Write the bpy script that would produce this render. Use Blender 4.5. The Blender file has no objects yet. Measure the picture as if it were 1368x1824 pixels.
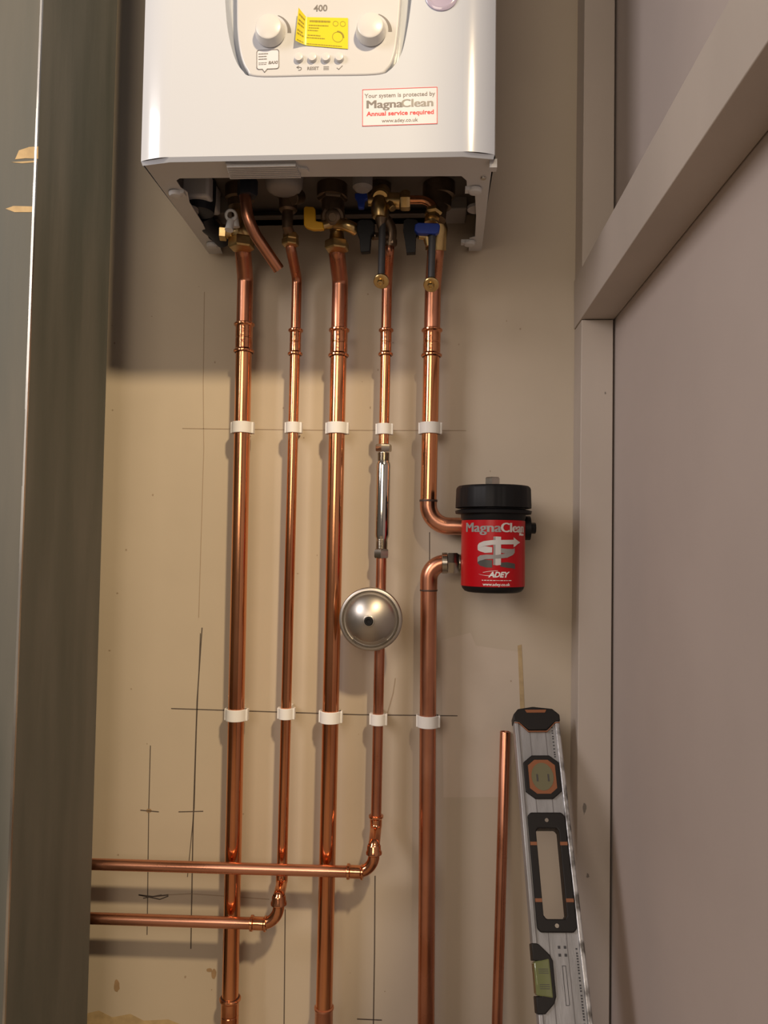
import bpy, bmesh, math, random
from mathutils import Vector, Matrix
random.seed(4)
sc = bpy.context.scene
C = sc.collection
# ------------------------------------------------------------------ camera
F, CX, CY = 1340.0, 684.0, 912.0            # focal length in pixels of the 1368x1824 frame
YAW, PITCH, ROLL = math.radians(3.588), math.radians(2.425), math.radians(0.765)
CAM = Vector((0, -1.11, 0.745))
_f = Vector((-math.sin(YAW)*math.cos(PITCH), math.cos(YAW)*math.cos(PITCH), math.sin(PITCH)))
_r = Vector((math.cos(YAW), math.sin(YAW), 0)); _u = _r.cross(_f)
RX = math.cos(ROLL)*_r + math.sin(ROLL)*_u
UX = -math.sin(ROLL)*_r + math.cos(ROLL)*_u
cd = bpy.data.cameras.new('camera'); cam = bpy.data.objects.new('camera', cd); C.objects.link(cam)
cd.sensor_fit = 'VERTICAL'; cd.sensor_height = 36; cd.sensor_width = 27; cd.lens = F/1824*36
cd.clip_start = .02
m = Matrix((RX, UX, -_f)).transposed().to_4x4(); m.translation = CAM; cam.matrix_world = m
sc.camera = cam
# ------------------------------------------------------------------ light and exposure
sc.view_settings.view_transform = 'Standard'; sc.view_settings.look = 'None'
sc.view_settings.gamma = 1; sc.view_settings.use_curve_mapping = False
sc.view_settings.exposure = 0.35
w = bpy.data.worlds.new('world'); sc.world = w; w.use_nodes = True
bg = w.node_tree.nodes['Background']; bg.inputs[0].default_value = (1.0, .82, .70, 1); bg.inputs[1].default_value = .095

def area(name, loc, target, size, power, col, spread=180, shape='DISK', sy=None):
    d = bpy.data.lights.new(name, 'AREA'); d.shape = shape; d.size = size
    if sy: d.size_y = sy
    d.energy = power; d.color = col; d.spread = math.radians(spread)
    o = bpy.data.objects.new(name, d); C.objects.link(o); o.location = loc
    o.rotation_euler = (Vector(target)-Vector(loc)).to_track_quat('-Z', 'Y').to_euler()
    return o
area('ceiling_lamp', (.50, -1.70, 2.12), (-.25, 0, .75), .13, 31, (1.0, .76, .46))
area('window_light', (-1.65, -1.45, 1.72), (.1, 0, .75), .55, 16, (1.0, .92, .92), shape='RECTANGLE', sy=.9)
area('room_fill', (-.45, -2.2, 1.25), (-.1, 0, .6), .9, 9, (1.0, .83, .66), shape='RECTANGLE', sy=.7)  # added fill with no known source, lifts the lower wall and pipes

def ray(u, v): return ((u-CX)/F*RX - (v-CY)/F*UX + _f)
def at(u, v, y=0.0):
    d = ray(u, v); return CAM + d*((y-CAM.y)/d.y)
def atz(u, v, z):
    d = ray(u, v); return CAM + d*((z-CAM.z)/d.z)
def px(n, y): return n/F*(y-CAM.y)           # length of n pixels at depth y

# ------------------------------------------------------------------ materials
def mat(name, col, rough=.5, metal=0, var=0, scale=20, stretch=(1, 1, 1), col2=None, bump=0, bscale=200, coat=0, rvar=0, thr=None, spec=None):
    mt = bpy.data.materials.new(name); mt.use_nodes = True
    nt = mt.node_tree; b = nt.nodes['Principled BSDF']
    b.inputs['Base Color'].default_value = (*col, 1); b.inputs['Roughness'].default_value = rough
    b.inputs['Metallic'].default_value = metal; b.inputs['Coat Weight'].default_value = coat
    if spec is not None: b.inputs['Specular IOR Level'].default_value = spec
    if var or col2 or bump or rvar:
        tc = nt.nodes.new('ShaderNodeTexCoord'); mp = nt.nodes.new('ShaderNodeMapping')
        mp.inputs['Scale'].default_value = stretch; nt.links.new(tc.outputs['Object'], mp.inputs[0])
        n = nt.nodes.new('ShaderNodeTexNoise'); n.inputs['Scale'].default_value = scale; n.inputs['Detail'].default_value = 6
        nt.links.new(mp.outputs[0], n.inputs['Vector'])
        if var or col2:
            r = nt.nodes.new('ShaderNodeValToRGB')
            c2 = col2 if col2 else tuple(c*(1-var) for c in col)
            lo, hi = thr if thr else (.35, .65)
            r.color_ramp.elements[0].position = lo; r.color_ramp.elements[1].position = hi
            r.color_ramp.elements[0].color = (*c2, 1); r.color_ramp.elements[1].color = (*col, 1)
            nt.links.new(n.outputs[0], r.inputs[0]); nt.links.new(r.outputs[0], b.inputs['Base Color'])
        if rvar:
            mr = nt.nodes.new('ShaderNodeMapRange'); mr.inputs[3].default_value = max(.02, rough-rvar); mr.inputs[4].default_value = rough+rvar
            mr.inputs[1].default_value = .3; mr.inputs[2].default_value = .7
            nt.links.new(n.outputs[0], mr.inputs[0]); nt.links.new(mr.outputs[0], b.inputs['Roughness'])
        if bump:
            n2 = nt.nodes.new('ShaderNodeTexNoise'); n2.inputs['Scale'].default_value = bscale; n2.inputs['Detail'].default_value = 4
            nt.links.new(mp.outputs[0], n2.inputs['Vector'])
            bp = nt.nodes.new('ShaderNodeBump'); bp.inputs['Strength'].default_value = bump; bp.inputs['Distance'].default_value = .002
            nt.links.new(n2.outputs[0], bp.inputs['Height']); nt.links.new(bp.outputs[0], b.inputs['Normal'])
    return mt
M = {}
M['wall'] = mat('beige_painted_board', (.53, .455, .355), .62, var=.10, scale=3.5, bump=.08, bscale=40)
M['wood'] = mat('painted_batten', (.50, .44, .385), .6, var=.12, scale=5, stretch=(1, 1, .4), bump=.1, bscale=90)
M['panel'] = mat('painted_side_panel', (.50, .435, .40), .62, var=.10, scale=3, bump=.06, bscale=40)
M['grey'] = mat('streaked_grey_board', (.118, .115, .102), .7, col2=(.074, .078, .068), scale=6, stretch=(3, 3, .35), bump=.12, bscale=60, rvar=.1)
M['floor'] = mat('floorboards', (.25, .2, .15), .6, var=.3, scale=8, stretch=(1, 8, 1))
M['bead'] = mat('metal_corner_bead', (.75, .72, .64), .35, 1, var=.5, scale=30, stretch=(1, 1, .2))
M['plaster'] = mat('ochre_chip', (.50, .37, .20), .8, var=.25, scale=60)
M['patch'] = mat('old_paint_patch', (.56, .48, .39), .6, var=.05)
M['stain'] = mat('brown_stain', (.36, .24, .13), .7, var=.2, scale=60)
M['pencil'] = mat('pencil_line', (.09, .07, .055), .6)
M['faint'] = mat('faint_pencil_line', (.36, .28, .20), .6)
M['copper'] = mat('bright_copper', (.88, .41, .205), .16, 1, col2=(.62, .24, .11), scale=14, stretch=(1, 1, .25), rvar=.05)
M['dull'] = mat('dull_copper', (.66, .31, .20), .30, 1, col2=(.50, .20, .11), scale=16, stretch=(1, 1, .5), rvar=.08)
M['hcop'] = mat('handled_copper', (.74, .36, .24), .27, 1, col2=(.50, .21, .12), scale=10, stretch=(.6, 2, 2), rvar=.08, thr=(.3, .6))
M['fitcu'] = mat('copper_fitting', (.78, .36, .19), .14, 1, col2=(.55, .22, .11), scale=40, bump=.12, bscale=120)
M['burnt'] = mat('scorched_joint', (.08, .05, .04), .5, .4)
M['seal'] = mat('black_seal_bore_shade', (.03, .02, .02), .5)
M['clip'] = mat('white_plastic_clip', (.74, .73, .71), .4, spec=.3)
M['chrome'] = mat('chrome', (.62, .60, .56), .10, 1)
M['nickel'] = mat('nickel_nut', (.52, .48, .42), .24, 1, var=.2, scale=80)
M['steel'] = mat('satin_steel', (.47, .435, .39), .40, 1, rvar=.05, scale=30)
M['brass'] = mat('brass', (.72, .52, .24), .30, 1, var=.3, scale=60)
M['black'] = mat('black_plastic', (.009, .009, .010), .5, spec=.22)
M['navy'] = mat('navy_rubber', (.012, .017, .028), .5)
M['blue'] = mat('blue_lever', (.01, .04, .30), .4)
M['yellow'] = mat('yellow_lever', (.62, .33, .01), .45)
M['enamel'] = mat('white_enamel', (.54, .585, .67), .16, coat=.3, spec=.5)
M['whitep'] = mat('white_plastic', (.60, .605, .62), .32)
M['panelp'] = mat('white_control_panel', (.55, .565, .60), .28)
M['greyp'] = mat('grey_plastic', (.30, .28, .27), .5)
M['galv'] = mat('galvanised_plate', (.16, .14, .125), .5, .2, var=.3, scale=12)
M['darkm'] = mat('dark_tube', (.06, .06, .065), .45, .3)
M['bronze'] = mat('dull_bronze', (.20, .145, .10), .4, .8, var=.3, scale=50)
M['ink'] = mat('grey_ink', (.18, .17, .17), .5)
M['inkd'] = mat('dark_ink', (.05, .05, .055), .5)
M['ystick'] = mat('yellow_sticker', (.66, .58, .03), .28)
M['yink'] = mat('olive_ink', (.30, .24, .02), .5)
M['sticker'] = mat('white_sticker', (.62, .635, .70), .4)
M['redink'] = mat('red_ink', (.65, .05, .06), .45)
M['red'] = mat('red_label', (.47, .002, .008), .3, spec=.35)
M['wht'] = mat('white_ink', (.80, .79, .77), .35)
M['silv'] = mat('silver_ink', (.60, .58, .56), .3)
M['midg'] = mat('mid_grey_ink', (.30, .29, .28), .3)
M['dkg'] = mat('charcoal_ink', (.075, .07, .065), .3)
M['alu'] = mat('scratched_aluminium', (.40, .40, .41), .42, .35, col2=(.30, .30, .30), scale=30, stretch=(3, 1, .4), bump=.1)
M['aluside'] = mat('worn_aluminium_edge', (.55, .55, .55), .35, .6, col2=(.14, .13, .12), scale=55, stretch=(1, 1, .5), thr=(.38, .52), bump=.2)
M['badge'] = mat('lilac_badge', (.42, .38, .52), .15, coat=.6)
M['scuff'] = mat('grey_scuff', (.20, .18, .16), .6)
M['lblack'] = mat('black_handle_rubber', (.014, .012, .011), .5, spec=.3)
M['orange'] = mat('orange_accent', (.27, .095, .035), .5)
M['vial'] = mat('green_vial', (.17, .19, .075), .12, coat=.5)
M['vialw'] = mat('amber_round_vial', (.16, .15, .08), .12, coat=.5)

# ------------------------------------------------------------------ mesh building
class B:
    def __init__(s): s.v = []; s.f = []
    def add(s, vs, fs):
        n = len(s.v); s.v += [Vector(p) for p in vs]; s.f += [tuple(i+n for i in f) for f in fs]; return s
    def hexa(s, p):   # 8 points: bottom loop, top loop
        return s.add(p, [(3, 2, 1, 0), (4, 5, 6, 7), (0, 1, 5, 4), (1, 2, 6, 5), (2, 3, 7, 6), (3, 0, 4, 7)])
    def box(s, x0, x1, y0, y1, z0, z1):
        return s.hexa([(x0, y0, z0), (x1, y0, z0), (x1, y1, z0), (x0, y1, z0), (x0, y0, z1), (x1, y0, z1), (x1, y1, z1), (x0, y1, z1)])
    def prism(s, pts, off):   # polygon extruded by vector off
        n = len(pts); off = Vector(off); a = [Vector(p) for p in pts]
        return s.add(a+[p+off for p in a], [tuple(range(n-1, -1, -1)), tuple(range(n, 2*n))]+[(i, (i+1) % n, n+(i+1) % n, n+i) for i in range(n)])
    def lathe(s, o, d, prof, seg=40, caps=True, phase=0):
        o = Vector(o); d = Vector(d).normalized()
        a = d.orthogonal().normalized() if abs(d.z) < .999 else Vector((1, 0, 0)); b = d.cross(a)
        vs = []; fs = []; k = len(prof)
        for h, r in prof:
            for i in range(seg):
                t = 2*math.pi*i/seg+phase; vs.append(o+d*h+(a*math.cos(t)+b*math.sin(t))*r)
        for j in range(k-1):
            for i in range(seg):
                i2 = (i+1) % seg; fs.append((j*seg+i, j*seg+i2, (j+1)*seg+i2, (j+1)*seg+i))
        if caps: fs.append(tuple(range(seg-1, -1, -1))); fs.append(tuple((k-1)*seg+i for i in range(seg)))
        return s.add(vs, fs)
    def cyl(s, a, b, r, seg=32):
        a = Vector(a); b = Vector(b); L = (b-a).length; e = min(.0006, r*.2, L*.2)
        return s.lathe(a, b-a, [(0, r-e), (e, r), (L-e, r), (L, r-e)], seg)
    def hexnut(s, c, d, w, h, phase=0):   # across flats w, height h, centred on c
        d = Vector(d).normalized(); R = w/math.sqrt(3); e = h*.14
        return s.lathe(Vector(c)-d*h/2, d, [(0, R*.9), (e, R), (h-e, R), (h, R*.9)], 6, phase=phase)
    def tube(s, path, r, seg=28, caps=True):
        P = [Vector(p) for p in path]; n = len(P); T = []
        for i in range(n):
            T.append((P[min(i+1, n-1)]-P[max(i-1, 0)]).normalized())
        a = T[0].orthogonal().normalized(); vs = []; fs = []
        for i in range(n):
            a = (a-T[i]*a.dot(T[i])).normalized(); b = T[i].cross(a)
            rr = r[i] if isinstance(r, (list, tuple)) else r
            for k in range(seg):
                t = 2*math.pi*k/seg; vs.append(P[i]+(a*math.cos(t)+b*math.sin(t))*rr)
        for j in range(n-1):
            for i in range(seg):
                i2 = (i+1) % seg; fs.append((j*seg+i, j*seg+i2, (j+1)*seg+i2, (j+1)*seg+i))
        if caps: fs.append(tuple(range(seg-1, -1, -1))); fs.append(tuple((n-1)*seg+i for i in range(seg)))
        return s.add(vs, fs)
def rounded(pts, rad, n=10):
    P = [Vector(p) for p in pts]; out = [P[0]]
    for i in range(1, len(P)-1):
        a = (P[i-1]-P[i]); b = (P[i+1]-P[i]); la, lb = a.length, b.length; a.normalize(); b.normalize()
        ang = a.angle(b)
        if ang > math.pi-.01: out.append(P[i]); continue
        R = rad[i-1] if isinstance(rad, (list, tuple)) else rad
        q_ = .97 if len(P) == 3 else .49; t = min(R/math.tan(ang/2), la*q_, lb*q_); p0 = P[i]+a*t; p1 = P[i]+b*t
        R2 = t*math.tan(ang/2); bis = (a+b).normalized(); c = P[i]+bis*(R2/math.sin(ang/2))
        v0 = p0-c; v1 = p1-c; th = v0.angle(v1)
        for k in range(n+1):
            q = k/n; out.append(c+(v0*math.sin((1-q)*th)+v1*math.sin(q*th))/math.sin(th))
    out.append(P[-1]); return out
ORG = {}
def link(name, b, m, parent=None, angle=35, bevel=0, origin=None):
    o0 = ORG[parent.name] if parent else (Vector(origin) if origin is not None else Vector((0, 0, 0)))
    me = bpy.data.meshes.new(name)
    me.from_pydata([p-o0 for p in b.v], [], b.f); me.update()
    bm = bmesh.new(); bm.from_mesh(me); bmesh.ops.recalc_face_normals(bm, faces=bm.faces); bm.to_mesh(me); bm.free()
    me.polygons.foreach_set('use_smooth', [True]*len(me.polygons)); me.set_sharp_from_angle(angle=math.radians(angle))
    me.materials.append(M[m] if isinstance(m, str) else m)
    o = bpy.data.objects.new(name, me); C.objects.link(o)
    if parent: o.parent = parent
    else: o.location = o0
    ORG[o.name] = o0
    if bevel:
        md = o.modifiers.new('b', 'BEVEL'); md.width = bevel; md.segments = 3; md.limit_method = 'ANGLE'; md.angle_limit = math.radians(40)
    return o
def link_each(name, b, m, parent, **kw):   # one object for every loose piece
    par = list(range(len(b.v)))
    def fd(i):
        while par[i] != i: par[i] = par[par[i]]; i = par[i]
        return i
    for f in b.f:
        for i in f[1:]: par[fd(i)] = fd(f[0])
    groups = {}
    for f in b.f: groups.setdefault(fd(f[0]), []).append(f)
    for fs in groups.values():
        ids = sorted({i for f in fs for i in f}); mp = {i: k for k, i in enumerate(ids)}
        c = B(); c.v = [b.v[i] for i in ids]; c.f = [tuple(mp[i] for i in f) for f in fs]; link(name, c, m, parent, **kw)
def thing(name, label, cat, loc, group=None):
    o = bpy.data.objects.new(name, None); o.empty_display_size = .03; C.objects.link(o); o.location = loc
    ORG[o.name] = Vector(loc); o['label'] = label; o['category'] = cat
    if group: o['group'] = group
    return o
def struct(name, b, m, bevel=0, origin=None):
    o = link(name, b, m, None, bevel=bevel, origin=origin); o['kind'] = 'structure'; return o
def text_b(txt, size, fn, bold=0, align='CENTER', shear=0, sub=0, thick=.00025, spacing=1.0, width=None, fat=0):
    """text as a mesh; fn maps a flat point (x, y) and height h to the world"""
    cu = bpy.data.curves.new('t', 'FONT'); cu.body = txt; cu.size = size; cu.offset = bold; cu.align_x = align; cu.shear = shear
    cu.resolution_u = 3; cu.extrude = .5; cu.space_character = spacing
    o = bpy.data.objects.new('t', cu); C.objects.link(o); bpy.context.view_layer.update()
    me = bpy.data.meshes.new_from_object(o.evaluated_get(bpy.context.evaluated_depsgraph_get()))
    b = B(); k = 1.0
    if width:
        xs = [v.co.x for v in me.vertices]; k = width/(max(xs)-min(xs))
    b.v = [fn(v.co.x*k, v.co.y, thick if v.co.z > 0 else 0) for v in me.vertices]
    b.f = [tuple(p.vertices) for p in me.polygons]
    if fat:
        n0, f0 = len(b.v), list(b.f)
        for q, dx in enumerate((-fat, fat)):
            b.v += [fn(v.co.x*k+dx, v.co.y, (thick if v.co.z > 0 else 0)+.00002*(q+1)) for v in me.vertices]
            b.f += [tuple(i+n0*(q+1) for i in f) for f in f0]
    bpy.data.objects.remove(o); bpy.data.curves.remove(cu); bpy.data.meshes.remove(me)
    return b

# ------------------------------------------------------------------ the setting
ZT = 2.15
# back wall
b = B(); b.box(-1.0, .30, 0, .02, 0, ZT)
wall = struct('wall_back', b, 'wall')
def marks(name, m, segs, wds, y=-.0002, th=.0003):     # each drawn line is one ribbon
    for pts, wd in zip(segs, wds):
        P = [at(*p, y) for p in pts]; vs = []
        for i, p in enumerate(P):
            d = P[min(i+1, len(P)-1)]-P[max(i-1, 0)]; n = Vector((-d.z, 0, d.x)).normalized()*px(wd/2, 0)
            vs += [p-n, p+n, p+n+Vector((0, -th, 0)), p-n+Vector((0, -th, 0))]
        b = B(); k = len(P)
        b.add(vs, [(4*i+j, 4*i+(j+1) % 4, 4*i+4+(j+1) % 4, 4*i+4+j) for i in range(k-1) for j in range(4)]+[(0, 1, 2, 3), (4*k-1, 4*k-2, 4*k-3, 4*k-4)])
        link(name, b, m, wall)
marks('pencil_line', 'pencil', [
    [(268, 1328), (265, 1444), (263, 1600), (262, 1665)],
    [(360, 1118), (351, 1250), (344, 1470), (340, 1690)], [(357, 1128), (350, 1300), (346, 1440), (334, 1562)],
    [(305, 1262), (430, 1266), (640, 1273), (815, 1275)],
    [(508, 1620), (506, 1824)], [(668, 1560), (667, 1700), (665, 1824)], [(765, 948), (765, 1000)],
    [(250, 1443), (283, 1446)], [(318, 1446), (362, 1445)], [(247, 1594), (272, 1597), (300, 1594)],
    [(247, 1594), (285, 1602), (300, 1596)], [(255, 1600), (288, 1594)], [(636, 1815), (680, 1817)]],
    [1.5, 2.0, 1.3, 1.6, 1.7, 1.9, 1.4, 1.6, 1.5, 2.2, 1.8, 1.6, 1.8])
marks('faint_pencil_line', 'faint', [
    [(364, 520), (362, 680), (363, 800), (354, 1100)], [(325, 763), (560, 766), (830, 767)],
    [(300, 1594), (340, 1592), (480, 1602)], [(704, 1208), (700, 1235), (690, 1270)]], [1.2, 1.3, 1.2, 1.6])
def blob(u, v, ru, rv, n=14, jag=.25, y=-.0002, seed=1):
    rn = random.Random(seed); return [at(u+ru*math.cos(2*math.pi*i/n)*(1-jag*rn.random()), v+rv*math.sin(2*math.pi*i/n)*(1-jag*rn.random()), y) for i in range(n)]
b = B()
for (u, v, ru, rv, s) in [(208, 1756, 6, 12, 2), (265, 1444, 6, 4, 3), (381, 1735, 5, 10, 5), (373, 1728, 6, 4, 6)]:
    b.prism(blob(u, v, ru, rv, seed=s), (0, -.0003, 0))
link_each('chipped_spot', b, 'stain', wall)
b = B(); b.prism([at(*p, -.0002) for p in [(151, 1824), (151, 1806), (176, 1800), (200, 1812), (232, 1806), (256, 1818), (300, 1816), (330, 1828), (330, 1840), (151, 1840)]], (0, -.0002, 0))
b.prism([at(*p, -.0002) for p in [(922, 1150), (929, 1148), (933, 1230), (936, 1300), (928, 1300)]], (0, -.0002, 0))
link_each('ochre_filler', b, 'plaster', wall)
b = B(); b.prism([at(*p, -.0001) for p in [(786, 1140), (838, 1127), (848, 1150), (930, 1162), (925, 1300), (900, 1420), (790, 1420)]], (0, -.0001, 0))
link('paint_patch', b, M['patch'], wall)
b = B()
rn = random.Random(9)
for i in range(46):
    u, v = rn.uniform(190, 1000), rn.uniform(500, 1810); r = rn.uniform(.8, 2.2)
    b.prism(blob(u, v, r, r*rn.uniform(.6, 1.6), n=7, seed=i), (0, -.0002, 0))
o = link('speck', b, 'faint', wall); o['kind'] = 'stuff'

# left boxing: side face and front face
YB, YG = -.268, -.086     # the boxing stands clear of the wall, pipes run behind it
c0, c1 = at(75, 0, YB), at(27, 1300, YB)
w0, w1 = at(209, 0, YG), at(155, 1824, YG)
def lerpz(a, b_, z): t = (z-a.z)/(b_.z-a.z); return a+(b_-a)*t
CT, CBt = lerpz(c0, c1, ZT), lerpz(c0, c1, 0); WT, WB = lerpz(w0, w1, ZT), lerpz(w0, w1, 0)
def sidex(y, z):
    a = lerpz(c0, c1, z).x; b_ = lerpz(w0, w1, z).x; return b_+(a-b_)*((y-YG)/(YB-YG))
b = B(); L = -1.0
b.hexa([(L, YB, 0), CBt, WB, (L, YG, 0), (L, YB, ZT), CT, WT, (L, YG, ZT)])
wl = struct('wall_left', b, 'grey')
b = B()
for k in range(24):
    z0, z1 = ZT*k/24, ZT*(k+1)/24
    a, d = lerpz(c0, c1, z0), lerpz(c0, c1, z1); jw = .0015+.0007*rn.random()
    b.hexa([a+Vector((-jw, -.0012, 0)), a+Vector((.0008, -.0012, 0)), a+Vector((.0012, .001, 0)), a+Vector((-jw, .0, 0)),
            d+Vector((-jw, -.0012, 0)), d+Vector((.0008, -.0012, 0)), d+Vector((.0012, .001, 0)), d+Vector((-jw, .0, 0))])
struct('trim_1', b, 'bead')
b = B()
for P in ([(27, 284), (34, 268), (52, 262), (68, 261), (68, 283), (46, 282)], [(20, 289), (66, 286), (66, 289), (40, 291)], [(10, 372), (24, 367), (62, 368), (62, 378), (26, 378)]):
    b.prism([at(*p, YB-.0001) for p in P], (0, -.0003, 0))
link_each('ochre_chip', b, 'plaster', wl)

# right wall panel, its unseen front end lengthened to cut off the ceiling lamp
rt, rb = at(1096, 560, -.05), at(1089, 1824, -.05)
def rx(z): return lerpz(rt, rb, z).x
b = B(); b.hexa([(rx(0), -.97, 0), (rx(0)+.02, -.97, 0), (rx(0)+.02, .0, 0), (rx(0), .0, 0),
                 (rx(ZT), -.97, ZT), (rx(ZT)+.02, -.97, ZT), (rx(ZT)+.02, .0, ZT), (rx(ZT), .0, ZT)])
wr = struct('wall_right', b, 'panel')
# battens and rail
YF = -.052
zr0 = at(1068, 568, YF).z
zr1 = at(1033, 478, YF).z
bl, bb2 = at(1036, 560, YF), at(1024, 1824, YF)
def bx(z): return lerpz(bl, bb2, z).x
def batten(z0, z1):
    g = .0030
    b = B(); return b.hexa([(bx(z0), YF, z0), (rx(z0)-g, YF, z0), (rx(z0)-g, -.0, z0), (bx(z0), -.0, z0),
                            (bx(z1), YF, z1), (rx(z1)-g, YF, z1), (rx(z1)-g, -.0, z1), (bx(z1), -.0, z1)])
struct('trim_2', batten(0, zr0-.0012), 'wood', .0012)
struct('trim_3', batten(zr1, ZT), 'wood', .0012)
tb = bpy.data.objects['trim_2']
for (u, v, ru, rv, q) in ((1041, 1440, 4, 13, 1), (1047, 1560, 4, 5, 2), (1078, 700, 2, 3, 3)):
    b = B(); b.prism(blob(u, v, ru, rv, y=YF-.0001, seed=q, jag=.6), (0, -.0002, 0)); link('scuff', b, 'scuff', tb)
b = B(); xm = bx(zr0)
b.hexa([(xm+.001, -.97, zr0), (rx(zr0)-.001, -.97, zr0), (rx(zr0)-.001, -.0, zr0), (xm-.001, -.0, zr0),
        (xm+.001, -.97, zr1), (rx(zr1)-.001, -.97, zr1), (rx(zr1)-.001, -.0, zr1), (xm-.001, -.0, zr1)])
struct('trim_4', b, 'wood', .0012)
b = B(); b.box(-1.0, .30, -2.6, .02, -.02, 0); struct('floor', b, 'floor')

# ------------------------------------------------------------------ boiler
YBF = -.285
pl, pr = at(246, 283, YBF), at(882, 279, YBF)
zb = (pl.z+pr.z)/2; x0, x1 = pl.x, pr.x; zt = zb+.70
boiler = thing('boiler', 'white wall-hung gas boiler with two dials, stickers and valves beneath', 'boiler', ((x0+x1)/2, 0, zb))
# control panel recess outline, in world x,z on the front face
def fr(u, v, y=YBF): return at(u, v, y)
opening = [(396, -90), (401, 0), (406, 55), (417, 100), (432, 126), (455, 136.5), (560, 135), (668, 133), (694, 125), (713, 100), (724, 60), (733, 0), (740, -90)]
def smooth(P, n=6):
    P = [Vector((p[0], p[1])) for p in P]; out = [P[0]]
    for i in range(len(P)-1):
        a, b_, c, d_ = P[max(i-1, 0)], P[i], P[i+1], P[min(i+2, len(P)-1)]
        for k in range(1, n+1):
            t = k/n; out.append(.5*((2*b_)+(c-a)*t+(2*a-5*b_+4*c-d_)*t*t+(3*b_-a-3*c+d_)*t**3))
    return [(p.x, p.y) for p in out]
opening = smooth(opening)
op = [fr(*p) for p in opening]
b = B()
bm = bmesh.new()
def ring(bm, pts):
    vs = [bm.verts.new(p) for p in pts]; return [bm.edges.new((vs[i], vs[(i+1) % len(vs)])) for i in range(len(vs))], vs
inset = .036
zo = zb+.004
outer = [(x0+inset, YBF, zo), (x1-inset, YBF, zo), (x1-inset, YBF, zt), (x0+inset, YBF, zt)]
e1, v1 = ring(bm, outer); e2, v2 = ring(bm, op)
bmesh.ops.triangle_fill(bm, use_beauty=True, use_dissolve=False, edges=e1+e2)
bm.verts.index_update()
b.add([v.co for v in bm.verts], [tuple(v.index for v in f.verts) for f in bm.faces]); bm.free()
b.f = [f for f in b.f]
# recess wall and floor
n = len(op); RD = .016
cen = sum(op, Vector())/n
inner = [Vector((p.x+(cen.x-p.x)*.03, YBF+RD, p.z+(cen.z-p.z)*.02)) for p in op]
b.add([*op, *inner], [(i, (i+1) % n, n+(i+1) % n, n+i) for i in range(n)]+[tuple(range(n, 2*n))])
# curved sides of the cover
def sidecurve(xs, sgn):
    pr_ = []
    for k in range(9):
        t = k/8; pr_.append((xs+sgn*inset*t, YBF+.0085*t*t))
    pr_ += [(xs+sgn*(inset+.0012), YBF+.0125), (xs+sgn*(inset+.0012), -.0)]
    return pr_
for xs, sg in ((x1-inset, 1), (x0+inset, -1)):
    P = sidecurve(xs, sg); vs = []; fs = []
    for (x, y) in P: vs += [(x, y, zo), (x, y, zt)]
    for i in range(len(P)-1): fs.append((2*i, 2*i+2, 2*i+3, 2*i+1))
    b.add(vs, fs)
# bottom roll of the front and top
b.add([(x0, YBF+.0085, zo), (x0+inset, YBF, zo), (x1-inset, YBF, zo), (x1, YBF+.0085, zo),
       (x0+.001, YBF+.011, zb), (x0+inset, YBF+.004, zb), (x1-inset, YBF+.004, zb), (x1-.001, YBF+.011, zb)],
      [(0, 1, 5, 4), (1, 2, 6, 5), (2, 3, 7, 6)])
b.add([(x0, YBF+.01, zt), (x1, YBF+.01, zt), (x1, 0, zt), (x0, 0, zt), (x0+inset, YBF, zt), (x1-inset, YBF, zt)], [(0, 4, 5, 1, 2, 3)])
case = link('cover', b, 'enamel', boiler, angle=30)
# underside rim: a flat U-shaped pressing with the big opening
zu = zb+.0035
U = lambda u, v: atz(u, v, zu)
rim = [(247, 286), (880, 281), (872, 330), (857, 454), (834, 455), (836, 425), (846, 422), (848, 385), (846, 345), (832, 341), (831, 322), (822, 314), (560, 315), (320, 318), (314, 322), (322, 335), (334, 343), (338, 362), (362, 400), (372, 425), (392, 440), (398, 457), (375, 456)]
pts = [U(*p) for p in rim]
pts[0].x = x0+.001; pts[0].y = YBF+.011; pts[1].x = x1-.001; pts[1].y = YBF+.011
b = B(); b.prism(pts, (0, 0, .0015))
rimo = link('underside_rim', b, 'whitep', boiler, bevel=.0004)
b = B(); 
ga = [U(402, 288), U(536, 288), U(541, 293), U(550, 295), U(548, 301), U(404, 310)]
b.prism([U(402, 287.5), U(528, 290), U(532, 295), U(546, 297), U(551, 303), U(404, 303)], (0, 0, -.0028))
for k in range(7):
    v = 289+k*3.3
    a, d = U(404+k*.9, v), U(528+k*1.5, v+1.6); b.box(a.x, d.x, a.y, a.y+.0022, zu-.0060, zu)
link('vent_grille', b, 'whitep', boiler)
for (u, v) in ((313, 343), (378, 435), (846, 337), (836, 431)):
    c = atz(u, v, zu-.001); b = B(); b.lathe(c, (0, 0, -1), [(0, .0085), (.003, .0085), (.005, .007), (.006, .003)], 20)
    sg = 1 if u < 500 else -1
    b.box(min(c.x, c.x+sg*.012), max(c.x, c.x+sg*.012), c.y-.005, c.y+.005, c.z-.003, c.z+.002)
    link('rim_plug', b, 'whitep', boiler)
for (u, v) in ((336, 377), (850, 374)):
    c = atz(u, v, zu+.003); b = B(); b.lathe(c, (0, 0, 1), [(0, .013), (.004, .013)], 24); link('knockout_disc', b, 'greyp', boiler)
c = atz(861, 317, zu-.0005); b = B(); b.lathe(c, (0, 0, -1), [(0, .0035), (.0015, .003)], 16); link('screw', b, 'nickel', boiler)
c = at(881, 292, -.262); b = B(); b.box(c.x-.006, c.x+.0025, c.y-.004, c.y+.006, c.z-.006, c.z+.004); link('side_tab', b, 'whitep', boiler)
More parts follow.
